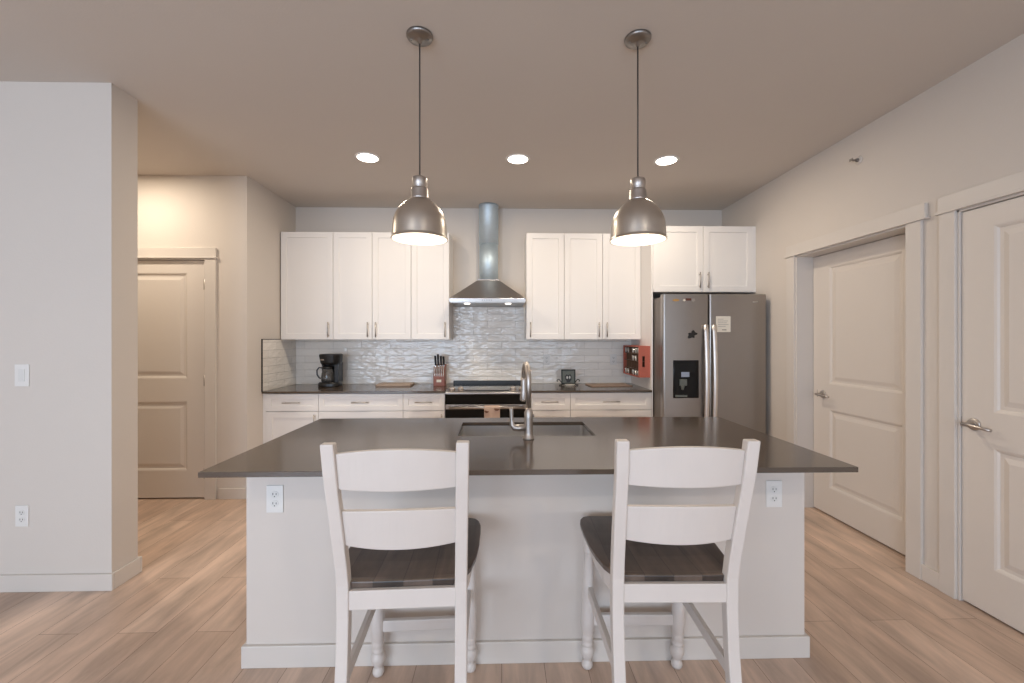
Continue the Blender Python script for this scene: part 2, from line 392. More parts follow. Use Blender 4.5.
upper(0.25, 0.632, 'L', 'narrow white wall cabinet just right of the range hood')
upper(0.632, 1.4110, 'RL', 'white two-door wall cabinet next to the fridge panel')
upper(1.4265, 2.385, 'RL', 'short deep white two-door cabinet above the fridge', z0=1.822, yf=3.97, fill=0.027, hz=0.11)
t = MB().box(1.412, 1.4262, 3.972, YB, 0, 2.442).out('side_panel', 'cabinet', bevel=0.001)
tag(t, 'tall white end panel standing left of the fridge', 'panel')

def basecab(x0, x1, label, kind, hs='R', dfill=0):
    r = thing('base_cabinet', label, 'cabinet', ((x0+x1)/2, YB, 0), 0, 'white base cabinets'); W = (x1-x0)/2; yf = 3.97-YB
    b = MB(); b.box(-W, W, yf+0.021, -0.001, 0.10, CT-0.0205); b.box(-W, W, yf+0.09, -0.001, 0, 0.10)
    if dfill: b.box(-W, -W+dfill, yf+0.004, yf+0.03, 0.10, CT-0.0205)
    b.out('cabinet_body', 'cabinet', r)
    a, c = -W+dfill+0.0015, W-0.0015; zt = CT-0.026; zd = 0.712
    d = shaker('drawer', a, c, zd+0.0015, zt, yf, r); pull(d, (a+c)/2, (zt+zd)/2, 0.16, False, yf)
    if kind == 'drawers':
        for p, q in ((0.412, 0.7085), (0.105, 0.409)):
            d = shaker('drawer', a, c, p, q, yf, r); pull(d, (a+c)/2, (p+q)/2, 0.16, False, yf)
    else:
        d = shaker('door', a, c, 0.105, 0.7085, yf, r)
        pull(d, (a+0.03) if hs == 'L' else (c-0.03), 0.61, 0.15, True, yf)
    return r
basecab(-2.199, -1.693, 'white base cabinet in the left corner with drawer over door', 'door', dfill=0.028)
basecab(-1.693, -0.915, 'wide white drawer base under the light cutting board', 'drawers')
basecab(-0.915, -0.527, 'narrow white base cabinet left of the stove under the knife block', 'door')
basecab(0.252, 0.645, 'narrow white base cabinet right of the stove behind the faucet', 'door', 'L')
basecab(0.645, 1.4110, 'wide white drawer base beside the fridge', 'drawers')

def worktop(x0, x1, label):
    o = MB().box(x0, x1, 3.95, YB-0.0005, CT-0.02, CT).out('worktop', 'stone', bevel=0.002)
    return tag(o, label, 'countertop', 'dark stone worktops along the back wall')
worktop(XL+0.0005, -0.527, 'dark grey stone worktop left of the stove')
worktop(0.252, 1.4115, 'dark grey stone worktop between stove and fridge')

# ---------------------------------------------------------------- range hood
HXc = -0.135
r = thing('range_hood', 'stainless steel pyramid range hood with round metal duct above the stove', 'range hood', (HXc, YB, 1.716))
dp = -0.50
b = MB(); hw = 0.368
b.box(-hw, hw, dp, -0.009, 0.02, 0.057); b.out('canopy_band', 'steel_h', r, bevel=0.002)
b = MB()
b.loft([[(-hw,dp,0.057),(hw,dp,0.057),(hw,-0.009,0.057),(-hw,-0.009,0.057)],
        [(-0.115,-0.25,0.262),(0.115,-0.25,0.262),(0.115,-0.009,0.262),(-0.115,-0.009,0.262)],
        [(-0.115,-0.25,0.275),(0.115,-0.25,0.275),(0.115,-0.009,0.275),(-0.115,-0.009,0.275)]])
b.out('canopy', 'steel_h', r, bevel=0.002)
b = MB(); b.box(-hw+0.01, hw-0.01, dp+0.012, -0.02, 0.012, 0.02); b.out('filter_plate', 'steel', r)
for x in (-0.20, 0.20):
    MB().lathe([(0.028, 0.002), (0.03, 0.012)], (x, dp+0.05, 0), 20).out('hood_lamp', 'hood_lamp', r)
b = MB()
for k in range(5): b.lathe([(0.005, dp-0.003), (0.005, dp+0.002)], (-0.05+k*0.022, 0, 0.038), 12, 'Y')
b.out('button_row', 'canopy', r)
b = MB(); b.lathe([(0.099, 0.275), (0.099, 0.66)], (0, -0.108, 0), 40); b.out('duct', 'galv', r)
b = MB(); b.lathe([(0.102, 0.655), (0.102, 1.04), (0.104, 1.05), (0.104, H-1.716-0.001)], (0, -0.108, 0), 40); b.out('duct_sleeve', 'duct_wrap', r)

# ---------------------------------------------------------------- stove
r = thing('stove', 'stainless and black slide-in electric stove under the hood', 'stove', (-0.137, YB, 0))
W = 0.384; yf = 3.945-YB
b = MB(); b.box(-W, W, yf+0.05, -0.01, 0.09, CT-0.012); b.box(-W+0.02, W-0.02, yf+0.10, -0.03, 0, 0.09); b.out('stove_body', 'black', r)
b = MB(); b.box(-W-0.0, W, yf+0.085, -0.06, CT-0.012, CT+0.006); b.out('glass_cooktop', 'gloss_black', r, bevel=0.003)
b = MB(); b.box(-W+0.008, W-0.008, -0.058, -0.012, CT-0.012, CT+0.036); b.out('rear_vent_trim', 'black', r, bevel=0.004)
# sloped control panel
b = MB(); b.loft([[(-W,yf,CT-0.030),(W,yf,CT-0.030),(W,yf+0.085,CT-0.030),(-W,yf+0.085,CT-0.030)],
                  [(-W,yf,CT-0.016),(W,yf,CT-0.016),(W,yf+0.085,CT-0.016),(-W,yf+0.085,CT-0.016)],
                  [(-W,yf+0.012,CT-0.008),(W,yf+0.012,CT-0.008),(W,yf+0.085,CT+0.008),(-W,yf+0.085,CT+0.008)]])
b.out('control_panel', 'steel_h', r, bevel=0.001)
b = MB(); b.loft([[(-0.21,yf+0.030,CT-0.003),(0.21,yf+0.030,CT-0.003),(0.21,yf+0.045,CT+0.0005),(-0.21,yf+0.045,CT+0.0005)],
                  [(-0.21,yf+0.030,CT-0.001),(0.21,yf+0.030,CT-0.001),(0.21,yf+0.045,CT+0.0025),(-0.21,yf+0.045,CT+0.0025)]])
b.out('touch_display', 'gloss_black', r)
for x in (-0.325, -0.245, 0.245, 0.325):
    b = MB(); b.lathe([(0.028, 0), (0.027, 0.022), (0.023, 0.032), (0.0, 0.033)], (0, 0, 0), 24); b.box(-0.004, 0.004, -0.022, 0.022, 0.028, 0.036)
    k = b.out('knob', 'nickel', r, loc=(x, yf+0.045, CT+0.001)); k.rotation_euler = (math.radians(14), 0, 0)
b = MB(); b.box(-W+0.002, W-0.002, yf+0.006, yf+0.05, 0.775, CT-0.032); b.out('vent_strip', 'gloss_black', r)
b = MB(); b.box(-W+0.002, W-0.002, yf+0.012, yf+0.05, 0.245, 0.772)
b.out('oven_door', 'gloss_black', r, bevel=0.002)
b = MB(); b.box(-W+0.002, W-0.002, yf+0.004, yf+0.013, 0.728, 0.772); b.out('oven_door_rail', 'steel_h', r, bevel=0.001)
b = MB(); b.tube([(-W+0.04, yf-0.040, 0.75), (W-0.04, yf-0.040, 0.75)], 0.013, 16)
for s in (-1, 1): b.box(s*(W-0.07)-0.014, s*(W-0.07)+0.014, yf-0.04, yf+0.006, 0.740, 0.760)
b.out('handle', 'steel_h', r)
b = MB(); b.box(-W+0.002, W-0.002, yf+0.008, yf+0.05, 0.10, 0.24); b.out('storage_drawer', 'steel_h', r, bevel=0.002)
# towel over the handle
M['towel'] = mat('towel_cloth', srgb(200, 174, 158), 0.9, noise=0.10, scale=35, bump=0.5, bscale=300)
M['towel_print'] = mat('towel_print', srgb(118, 82, 66), 0.9, noise=0.2, scale=50)
tx, ty, tz = -0.137+0.050, 3.945-0.040, 0.75
def towel_strip(x0, x1, yo, zb, zf):
    pts = [(ty-0.019, zb)] + [(ty-0.019, z) for z in (zb+0.1, zb+0.25)] + [(ty + 0.017*math.cos(a), tz + 0.017*math.sin(a)) for a in [PI - PI*i/8 for i in range(9)]] + [(ty+0.020, zf)]
    return pts
b = MB(); n = 14; outer = towel_strip(0, 0, 0, 0.47, 0.52); rings = []
for i in range(n+1):
    x = tx-0.072+0.144*i/n; wv = 0.004*math.sin(i*1.35)
    rings.append([(x, y+(wv-0.004 if z < tz-0.05 and y < ty else 0), z) for y, z in outer])
vs_ = [[b.bm.verts.new(p) for p in rg] for rg in rings]
for a_, c_ in zip(vs_, vs_[1:]):
    for j in range(len(outer)-1):
        f = b.bm.faces.new((a_[j], a_[j+1], c_[j+1], c_[j])); f.smooth = True
t = b.out('dish_towel', 'towel'); sm = t.modifiers.new('thick', 'SOLIDIFY'); sm.thickness = 0.004; sm.offset = 0
tag(t, 'beige dish towel with brown print hung over the oven door handle', 'towel')
b = MB()
for cx_, cz_, rr, ph in ((0.042, 0.735, 0.022, 0.3), (-0.052, 0.715, 0.018, 1.0), (0.028, 0.62, 0.020, 2.0), (-0.03, 0.56, 0.022, 2.6)):
    b = MB()
    poly = [(tx+cx_+rr*(1+0.35*math.sin(3*a+ph))*math.cos(a), cz_+0.6*rr*(1+0.3*math.cos(2*a+ph))*math.sin(a)) for a in [2*PI*k/16 for k in range(16)]]
    b.prism_y(poly, ty-0.0315, ty-0.022); b.out('printed_leaf', 'towel_print', t)

# ---------------------------------------------------------------- refrigerator
fx0, fx1 = 1.432, 2.366; FXc = (fx0+fx1)/2; W = (fx1-fx0)/2; FY = 3.735
r = thing('refrigerator', 'stainless side-by-side refrigerator with ice dispenser in the right corner', 'refrigerator', (FXc, FY, 0))
b = MB(); b.box(-W+0.004, W-0.004, 0.068, 0.80, 0.03, 1.755); b.box(-W+0.03, W-0.03, 0.10, 0.78, 0, 0.03); b.box(-W+0.05, W-0.05, 0.07, 0.14, 1.755, 1.775)
b.out('fridge_body', 'fridge_side', r, bevel=0.003)
split = 1.844-FXc
def fdoor(x0, x1):
    b = MB(); rr = 0.018; n = 5
    poly = [(x0, 0.062), (x0, rr)] + [(x0+rr-rr*math.cos(a), rr-rr*math.sin(a)) for a in [PI/2*k/n for k in range(1, n)]]
    m_ = 8
    for k in range(m_+1):
        u = k/m_; x = x0+rr+(x1-x0-2*rr)*u; poly.append((x, -0.006*math.sin(PI*u)))
    poly += [(x1-rr+rr*math.sin(a), rr-rr*math.cos(a)) for a in [PI/2*k/n for k in range(1, n)]] + [(x1, rr), (x1, 0.062)]
    b.prism(poly, 0.045, 1.777)
    o = b.out('door', 'steel', r, bevel=0.002)
    for p in o.data.polygons:
        if abs(p.normal.z) < 0.5: p.use_smooth = False
    return o
dl = fdoor(-W, split-0.003); dr = fdoor(split+0.003, W)
def fhandle(x, par):
    b = MB(); pts = bowed((x, -0.020, 0.55), (x, -0.020, 1.505), (0, -0.026, 0), 16)
    rings = [[(p[0]-0.021, p[1]-0.002, p[2]), (p[0]-0.017, p[1]-0.009, p[2]), (p[0], p[1]-0.012, p[2]), (p[0]+0.017, p[1]-0.009, p[2]), (p[0]+0.021, p[1]-0.002, p[2]), (p[0]+0.015, p[1]+0.006, p[2]), (p[0]-0.015, p[1]+0.006, p[2])] for p in pts]
    b.loft(rings, True, True)
    for z in (0.57, 1.485): b.box(x-0.012, x+0.012, -0.024, 0.0, z-0.02, z+0.02)
    return b.out('handle', 'handle_metal', par)
M['handle_metal'] = mat('handle_satin_metal', (0.74, 0.70, 0.67, 1), 0.42, 1.0, noise=0.02, scale=10)
fhandle(split-0.037, dl); fhandle(split+0.037, dr)
# dispenser
dx0, dx1, dz0, dz1 = 1.520-FXc, 1.750-FXc, 0.853, 1.190
b = MB(); yy = -0.004
b.box(dx0, dx1, yy-0.006, yy+0.006, dz0, dz1); disp = b.out('dispenser', 'gloss_black', dl, bevel=0.006)
b = MB(); b.box(dx0+0.018, dx1-0.018, yy-0.0068, yy-0.0055, dz0+0.018, dz0+0.185); b.out('dispenser_bay', 'gloss_black', disp)
b = MB(); b.box(dx0+0.070, dx0+0.142, yy-0.0085, yy-0.006, dz1-0.148, dz1-0.104); b.out('dispenser_display', 'display', disp)
b = MB(); b.box(dx0+0.052, dx0+0.118, yy-0.020, yy-0.006, dz1-0.225, dz1-0.168); b.lathe([(0.010, dz1-0.262), (0.018, dz1-0.225)], (dx0+0.08, yy-0.012, 0), 14); b.out('dispenser_paddle', 'rack_grey', disp, bevel=0.003)
b = MB(); b.box(dx0+0.015, dx0+0.12, yy-0.016, yy-0.006, dz0+0.012, dz0+0.03); b.out('drip_tray', 'rack_grey', disp)
b = MB(); b.box(2.235-FXc, 2.285-FXc, -0.0055, -0.0035, 1.703, 1.712); b.out('badge', 'chrome', dr)
# things stuck on the fridge
t = thing('paper_note', 'square cream paper note stuck on the right fridge door', 'note', (1.903, FY-0.0055, 1.440))
MB().box(0.0, 0.132, -0.0006, 0.0004, 0.0, 0.140).out('sheet', 'paper', t)
b = MB()
for k in range(5): b.box(0.018, 0.018+(0.05, 0.09, 0.08, 0.095, 0.07)[k], -0.0012, -0.0005, 0.112-0.016*k, 0.116-0.016*k)
b.out('printed_lines', 'ink_grey', t)
b = MB(); b.box(0.055, 0.095, -0.0012, -0.0005, 0.016, 0.022); b.out('printed_mark', 'ink', t)
t = thing('fridge_magnet', 'gold and brown magnet strip at the top of the left fridge door', 'magnet', (1.52, FY-0.003, 1.705), 0, 'fridge magnets')
b = MB(); b.prism_y([(-0.005,0.012),(0.0,0.024),(0.03,0.030),(0.055,0.022),(0.05,0.010),(0.02,0.006)], -0.006, 0); b.out('gold_leaf', 'gold', t)
b = MB(); b.prism_y([(0.085,0.016),(0.098,0.029),(0.115,0.016),(0.098,0.006)], -0.006, 0); b.out('pale_star', 'paper', t)
b = MB(); b.box(0.112, 0.160, -0.007, 0, 0.014, 0.034); b.out('brown_plate', 'brown', t)
b = MB(); b.prism_y([(0.165,0.008),(0.172,0.030),(0.190,0.032),(0.197,0.014),(0.182,0.002)], -0.006, 0); b.out('silver_tip', 'nickel', t)
b = MB(); poly = []
for k in range(22):
    a = 2*PI*k/22; rr = 0.031+0.008*math.sin(5*a+0.7)+0.007*math.sin(2*a); poly.append((rr*math.cos(a)*1.15, rr*math.sin(a)))
b.prism_y(poly, -0.008, 0.0)
t = b.out('fridge_magnet', 'black', loc=(1.690, FY-0.0045, 1.417)); tag(t, 'black leaf-shaped magnet above the ice dispenser', 'magnet', 'fridge magnets')

# ---------------------------------------------------------------- island
IX0, IX1, IY0, IY1 = -1.075, 1.317, 1.818, 2.57
r = thing('kitchen_island', 'white panelled kitchen island base under the brown stone top', 'island', ((IX0+IX1)/2, (IY0+IY1)/2, 0))
ox, oy = (IX0+IX1)/2, (IY0+IY1)/2; a, c = IX0-ox, IX1-ox; d, e = IY0-oy, IY1-oy; zt = CT-0.0205
b = MB(); b.box(a, c, d, d+0.03, 0, zt); b.box(a, a+0.03, d+0.03, e, 0, zt); b.box(c-0.03, c, d+0.03, e, 0, zt); b.box(a+0.03, c-0.03, e-0.02, e, 0.1, zt); b.box(a+0.03, c-0.03, d+0.03, e-0.02, 0.1, 0.12)
b.out('island_body', 'island_paint', r)
b = MB(); t_ = 0.015
b.box(a-t_, c+t_, d-t_, d, 0, 0.092); b.box(a-t_, a, d, e, 0, 0.092); b.box(c, c+t_, d, e, 0, 0.092)
b.out('baseboard', 'trim', r, bevel=0.003)
# island top with sink cut-out
SX0, SX1, SY0, SY1 = -0.222, 0.468, 2.105, 2.455
xs, ys = [-1.095, SX0, SX1, 1.337], [1.560, SY0, SY1, 2.597]
b = MB(); G = {}
for zi, z in enumerate((CT-0.020, CT)):
    for i, x in enumerate(xs):
        for j, y in enumerate(ys): G[i, j, zi] = b.bm.verts.new((x, y, z))
for i in range(3):
    for j in range(3):
        if (i, j) == (1, 1): continue
        b.bm.faces.new([G[i,j,1], G[i+1,j,1], G[i+1,j+1,1], G[i,j+1,1]]); b.bm.faces.new([G[i,j,0], G[i,j+1,0], G[i+1,j+1,0], G[i+1,j,0]])
def wall_(p, q): b.bm.faces.new([G[p[0],p[1],0], G[q[0],q[1],0], G[q[0],q[1],1], G[p[0],p[1],1]])
for i in range(3): wall_((i,0),(i+1,0)); wall_((i+1,3),(i,3)); wall_((0,i+1),(0,i)); wall_((3,i),(3,i+1))
wall_((1,1),(1,2)); wall_((1,2),(2,2)); wall_((2,2),(2,1)); wall_((2,1),(1,1))
t = b.out('island_worktop', 'stone', bevel=0.0015); tag(t, 'large brown-grey polished stone island worktop with sink cut-out', 'countertop')

# sink (undermount)
M['sink_steel'] = mat('sink_steel', (0.66, 0.65, 0.65, 1), 0.28, 1.0, noise=0.05, scale=60, stretch=(2, 30, 1))
r = thing('sink', 'stainless steel undermount sink set in the island worktop', 'sink', ((SX0+SX1)/2, (SY0+SY1)/2, CT-0.22))
W, D = (SX1-SX0)/2+0.006, (SY1-SY0)/2+0.006; hh = 0.1995
b = MB(); t_ = 0.012
def rr_rect(W, D, rad, z, n=5):
    P = []
    for cx_, cy_, a0 in ((W-rad, D-rad, 0), (-W+rad, D-rad, PI/2), (-W+rad, -D+rad, PI), (W-rad, -D+rad, 1.5*PI)):
        for k in range(n+1): P.append((cx_+rad*math.cos(a0+PI/2*k/n), cy_+rad*math.sin(a0+PI/2*k/n), z))
    return P
rings = [rr_rect(W+0.014, D+0.014, 0.03, hh), rr_rect(W, D, 0.02, hh), rr_rect(W-0.002, D-0.002, 0.02, 0.03), rr_rect(W-0.015, D-0.015, 0.02, 0.012), rr_rect(0.04, 0.04, 0.02, 0.004)]
R = [[b.bm.verts.new(p) for p in rg] for rg in rings]
for p, q in zip(R, R[1:]):
    for i in range(len(p)):
        j = (i+1) % len(p); f = b.bm.faces.new((p[i], p[j], q[j], q[i])); f.smooth = False
b.bm.faces.new(R[-1])
b.out('basin', 'sink_steel', r, fix=True)
MB().lathe([(0.0, 0.006), (0.035, 0.008), (0.043, 0.006), (0.043, 0.002)], (0, 0, 0), 28).out('drain', 'chrome', r)

# faucet
fxp, fyp = 0.130, 2.045
r = thing('faucet', 'tall brushed nickel pull-down faucet with side lever beside the island sink', 'faucet', (fxp, fyp, CT))
b = MB(); b.lathe([(0.027, 0), (0.027, 0.006), (0.0225, 0.010), (0.0205, 0.03), (0.020, 0.10), (0.0215, 0.128), (0.0155, 0.137), (0.0148, 0.15)], n=28); b.out('base', 'nickel', r)
pts = [(0, 0, 0.14), (0, 0, 0.272)]
for k in range(1, 13):
    a = PI*k/12; pts.append((-0.007*(1-math.cos(a)), 0.085*(1-math.cos(a)), 0.272+0.083*math.sin(a)))
b = MB(); b.tube(pts, 0.0135, 16); b.out('spout', 'nickel', r)
hx, hy = pts[-1][0], pts[-1][1]
b = MB(); b.lathe([(0.0140, 0.285), (0.0155, 0.26), (0.0165, 0.22), (0.019, 0.195), (0.021, 0.165), (0.019, 0.158)], (hx, hy, 0), 24); b.out('spray_head', 'nickel', r)
b = MB(); b.tube([(-0.012, 0, 0.055), (-0.050, 0, 0.052), (-0.070, 0, 0.055), (-0.080, 0, 0.068), (-0.082, 0, 0.095), (-0.083, -0.002, 0.138), (-0.084, -0.002, 0.150)], 0.01, 14, [0.017, 0.0165, 0.0155, 0.012, 0.0085, 0.010, 0.009]); b.out('lever', 'nickel', r)
b = MB(); b.lathe([(0.009, 0.019), (0.009, 0.026)], (0, 0, 0.112), 14, 'X'); b.out('spray_button', 'canopy', r)

# ---------------------------------------------------------------- bar stools
def make_stool(label):
    r = thing('bar_stool', label, 'bar stool', (0, 0, 0), 0, 'white farmhouse bar stools at the island')
    prof = [(-0.099, 1.087), (-0.083, 0.99), (-0.060, 0.90), (-0.034, 0.80), (-0.010, 0.70), (0.0, 0.64), (0.002, 0.54), (-0.006, 0.42), (-0.030, 0.25), (-0.060, 0.10), (-0.085, 0)]
    def px(z): return 0.1765 + max(0, (z-0.64))*0.024
    for s in (-1, 1):
        b = MB(); b.sweep([(s*px(z), y, z, 0.037, 0.036 if z < 0.9 else 0.032) for y, z in reversed(prof)], 0.037, 0.036)
        b.out('rear_leg', 'chair_paint', r, bevel=0.004)
    def yat(z):
        for (y1, z1), (y0, z0) in zip(prof, prof[1:]):
            if z0 <= z <= z1: return y0+(y1-y0)*(z-z0)/(z1-z0)
        return prof[0][0]
    def slat(zl, zh, archt, archb, name):
        b = MB(); n = 16; rings = []
        for i in range(n+1):
            u = -1+2*i/n; wd = px((zl+zh)/2)-0.016; x = u*wd
            cv = 0.030*(1-u*u)                # bowed away from the sitter's back
            zt_ = zh+archt*(1-u*u); zb_ = zl-archb*(1-u*u)
            yt, yb_ = yat(min(zh, 1.087))-cv+0.004, yat(zl)-cv+0.004
            t_ = 0.009
            rings.append([(x, yb_-t_, zb_), (x, yt-t_, zt_), (x, yt+t_, zt_), (x, yb_+t_, zb_)])
        b.loft(rings); return b.out(name, 'chair_paint', r, bevel=0.003)
    slat(0.950, 1.056, 0.017, 0.000, 'back_slat')
    slat(0.768, 0.880, 0.010, 0.004, 'back_slat')
    # seat: dished boards, narrow between the rear legs
    half = [(0.0, 0.158), (0.018, 0.160), (0.026, 0.186), (0.07, 0.207), (0.13, 0.221), (0.20, 0.229), (0.30, 0.233), (0.37, 0.233), (0.41, 0.225), (0.432, 0.212), (0.445, 0.180)]
    b = MB(); nx = 12; top = []; bot = []
    for y, hw_ in half:
        rt, rb = [], []
        for k in range(nx+1):
            u = -1+2*k/nx; x = u*hw_
            dish = 0.010*max(0, math.sin(PI*min(1, max(0, (y+0.02)/0.40))))*(1-u*u)
            rt.append(b.bm.verts.new((x, y, 0.643-dish))); rb.append(b.bm.verts.new((x*0.985, y, 0.621)))
        top.append(rt); bot.append(rb)
    m_ = len(half)
    for i in range(m_-1):
        for k in range(nx):
            b.bm.faces.new((top[i][k], top[i][k+1], top[i+1][k+1], top[i+1][k])); b.bm.faces.new((bot[i][k], bot[i+1][k], bot[i+1][k+1], bot[i][k+1]))
        b.bm.faces.new((top[i][0], top[i+1][0], bot[i+1][0], bot[i][0])); b.bm.faces.new((top[i][nx], bot[i][nx], bot[i+1][nx], top[i+1][nx]))
    for k in range(nx):
        b.bm.faces.new((top[0][k], bot[0][k], bot[0][k+1], top[0][k+1])); b.bm.faces.new((top[-1][k], top[-1][k+1], bot[-1][k+1], bot[-1][k]))
    b.out('seat', 'seat_wood', r, bevel=0.004)
    # aprons
    b = MB(); z0, z1 = 0.563, 0.621
    b.box(-0.160, 0.160, -0.012, 0.010, z0, z1); b.box(-0.17, 0.17, 0.405, 0.425, z0, z1)
    for s in (-1, 1):
        P = [(0.176, 0.015), (0.197, 0.10), (0.205, 0.20), (0.205, 0.32), (0.190, 0.40)]; Q = [(x-0.018, y) for x, y in reversed(P)]
        b.prism([(s*x, y) for x, y in P+Q], z0, z1)
    b.out('apron', 'chair_paint', r, bevel=0.002)
    for s in (-1, 1):
        b = MB()
        b.lathe([(0.010, 0.0), (0.017, 0.004), (0.0205, 0.014), (0.0195, 0.026), (0.0135, 0.034), (0.0125, 0.040), (0.019, 0.050), (0.0245, 0.066), (0.0255, 0.080), (0.022, 0.092), (0.0165, 0.098),
                 (0.0165, 0.101), (0.021, 0.105), (0.021, 0.114), (0.0175, 0.119), (0.020, 0.128), (0.0215, 0.145), (0.020, 0.150), (0.020, 0.154), (0.0225, 0.160), (0.0235, 0.20), (0.0225, 0.30),
                 (0.0185, 0.40), (0.0155, 0.47), (0.0150, 0.50), (0.019, 0.506), (0.019, 0.514), (0.0165, 0.520), (0.021, 0.545), (0.0225, 0.56), (0.0225, 0.621)], (0, 0, 0), 24)
        for v in b.bm.verts: v.co.x = v.co.x*1.14+s*0.188; v.co.y = v.co.y*1.14+0.415+0.045*(1-v.co.z/0.621)
        b.out('front_leg', 'chair_paint', r)
    MB().box(-0.170, 0.170, 0.434, 0.456, 0.190, 0.236).out('front_stretcher', 'chair_paint', r, bevel=0.004)
    for s in (-1, 1):
        b = MB(); b.loft([[(s*0.184-0.009, 0.425, 0.325), (s*0.184+0.009, 0.425, 0.325), (s*0.184+0.009, 0.425, 0.365), (s*0.184-0.009, 0.425, 0.365)],
                          [(s*0.1765-0.009, -0.010, 0.325), (s*0.1765+0.009, -0.010, 0.325), (s*0.1765+0.009, -0.010, 0.365), (s*0.1765-0.009, -0.010, 0.365)]])
        b.out('side_stretcher', 'chair_paint', r, bevel=0.003)
    MB().box(-0.165, 0.165, -0.035, -0.015, 0.235, 0.270).out('rear_stretcher', 'chair_paint', r, bevel=0.003)
    return r
s1 = make_stool('white stool with dark wood seat, left of the two at the island')
s1.location = (-0.3010, 1.305, 0); s1.rotation_euler = (0, 0, math.radians(2.1))
s2 = copy_tree(s1); s2['label'] = 'white stool with dark wood seat, right of the two at the island'
s2.location = (0.5365, 1.312, 0); s2.rotation_euler = (0, 0, math.radians(-1.2))

# ---------------------------------------------------------------- pendants
def make_pendant(label, x, y):
    r = thing('pendant_light', label, 'pendant lamp', (x, y, H), 0, 'pewter pendants over the island')
    z0 = 1.841-H
    b = MB(); b.lathe([(0.061, -0.0005), (0.061, -0.008), (0.056, -0.016), (0.030, -0.022), (0.012, -0.026), (0.008, -0.040), (0.0, -0.041)], n=36)
    for s in (-1, 1): b.lathe([(0.004, -0.024), (0.005, -0.018)], (s*0.038, 0, 0), 10)
    b.out('ceiling_canopy', 'canopy', r)
    b = MB(); b.tube([(0, 0, -0.035), (0, 0, z0+0.285)], 0.0035, 10); b.out('cord', 'cord', r)
    b = MB(); b.lathe([(0.0, z0+0.300), (0.008, z0+0.298), (0.010, z0+0.289), (0.032, z0+0.287), (0.034, z0+0.283), (0.034, z0+0.246), (0.030, z0+0.242), (0.030, z0+0.238), (0.038, z0+0.235), (0.039, z0+0.230), (0.039, z0+0.195), (0.043, z0+0.186), (0.030, z0+0.180)], n=36)
    b.out('socket_cup', 'nickel', r)
    prof = [(r_, z0+h_) for r_, h_ in ((0.033, 0.192), (0.048, 0.185), (0.061, 0.176), (0.074, 0.167), (0.085, 0.156), (0.096, 0.145), (0.106, 0.132), (0.115, 0.117), (0.122, 0.100), (0.127, 0.080), (0.1295, 0.060), (0.1315, 0.036))]
    prof = [(q[0]*0.955, q[1]) for q in prof]; outer = prof+[(0.1265, z0+0.014), (0.1275, z0+0.007), (0.1300, z0+0.005), (0.1300, z0)]
    b = MB(); b.mi = 0; b.lathe([(0.02, prof[0][1]+0.003)]+outer, n=56, cap=False); b.mi = 1
    inner = [(q[0]-0.003, q[1]-0.002) for q in outer]; inner[-1] = (0.1255, z0); inner[-2] = (0.1250, z0+0.004)
    b.lathe([(0.005, inner[0][1])]+inner, n=56, cap=False)
    b.mi = 0; b.lathe([(0.1300, z0), (0.1255, z0)], n=56, cap=False)
    b.out('lamp_shade', ['pendant', 'shade_in'], r, fix=False)
    b = MB(); b.lathe([(0.0, z0+0.048), (0.018, z0+0.052), (0.030, z0+0.068), (0.032, z0+0.085), (0.024, z0+0.11), (0.014, z0+0.13), (0.013, z0+0.16)], n=24); b.out('bulb', 'bulb', r)
    l = bpy.data.lights.new('pendant_bulb_light', 'POINT'); l.energy = 1.7; l.color = WARM; l.shadow_soft_size = 0.035
    o = bpy.data.objects.new('pendant_bulb_light', l); C.objects.link(o); o.parent = r; o.location = (0, 0, z0+0.035)
    return r
make_pendant('pewter dome pendant over the island, the left one above the left stool', -0.3795, 1.985)
make_pendant('pewter dome pendant over the island, the right one above the right stool', 0.640, 1.98)

# ---------------------------------------------------------------- recessed lights
def make_down(label, x, y, power=11, group='recessed kitchen ceiling lights'):
    r = thing('ceiling_light', label, 'ceiling light', (x, y, H), 0, group)
    b = MB(); b.lathe([(0.078, -0.0045), (0.082, -0.006), (0.094, -0.004), (0.095, -0.0002)], n=40, cap=False); b.out('trim_ring', 'white_trim', r)
    b = MB(); b.lathe([(0.0, -0.005), (0.079, -0.0045), (0.079, -0.001)], n=40, cap=False); b.out('lens', 'lens', r)
    l = area('downlight_glow', (0, 0, -0.012), (0, 0, 0), 0.15, 0.15, power, WARM, 'DISK'); l.parent = r
    return r
make_down('round recessed ceiling light over the left kitchen run', -1.04, 3.33)
make_down('round recessed ceiling light in front of the range hood', 0.129, 3.33)
make_down('round recessed ceiling light near the fridge', 1.304, 3.33)
make_down('round recessed ceiling light in the hallway', -3.0, 3.18, 13, 'recessed lights outside the kitchen')
make_down('unseen recessed ceiling light added as fill over the living area, left side', -1.6, -1.2, 12, 'recessed lights outside the kitchen')  # fill lamp added out of view behind the camera
make_down('unseen recessed ceiling light added as fill over the living area, right side', 1.2, -1.2, 12, 'recessed lights outside the kitchen')  # second added fill lamp, also out of view

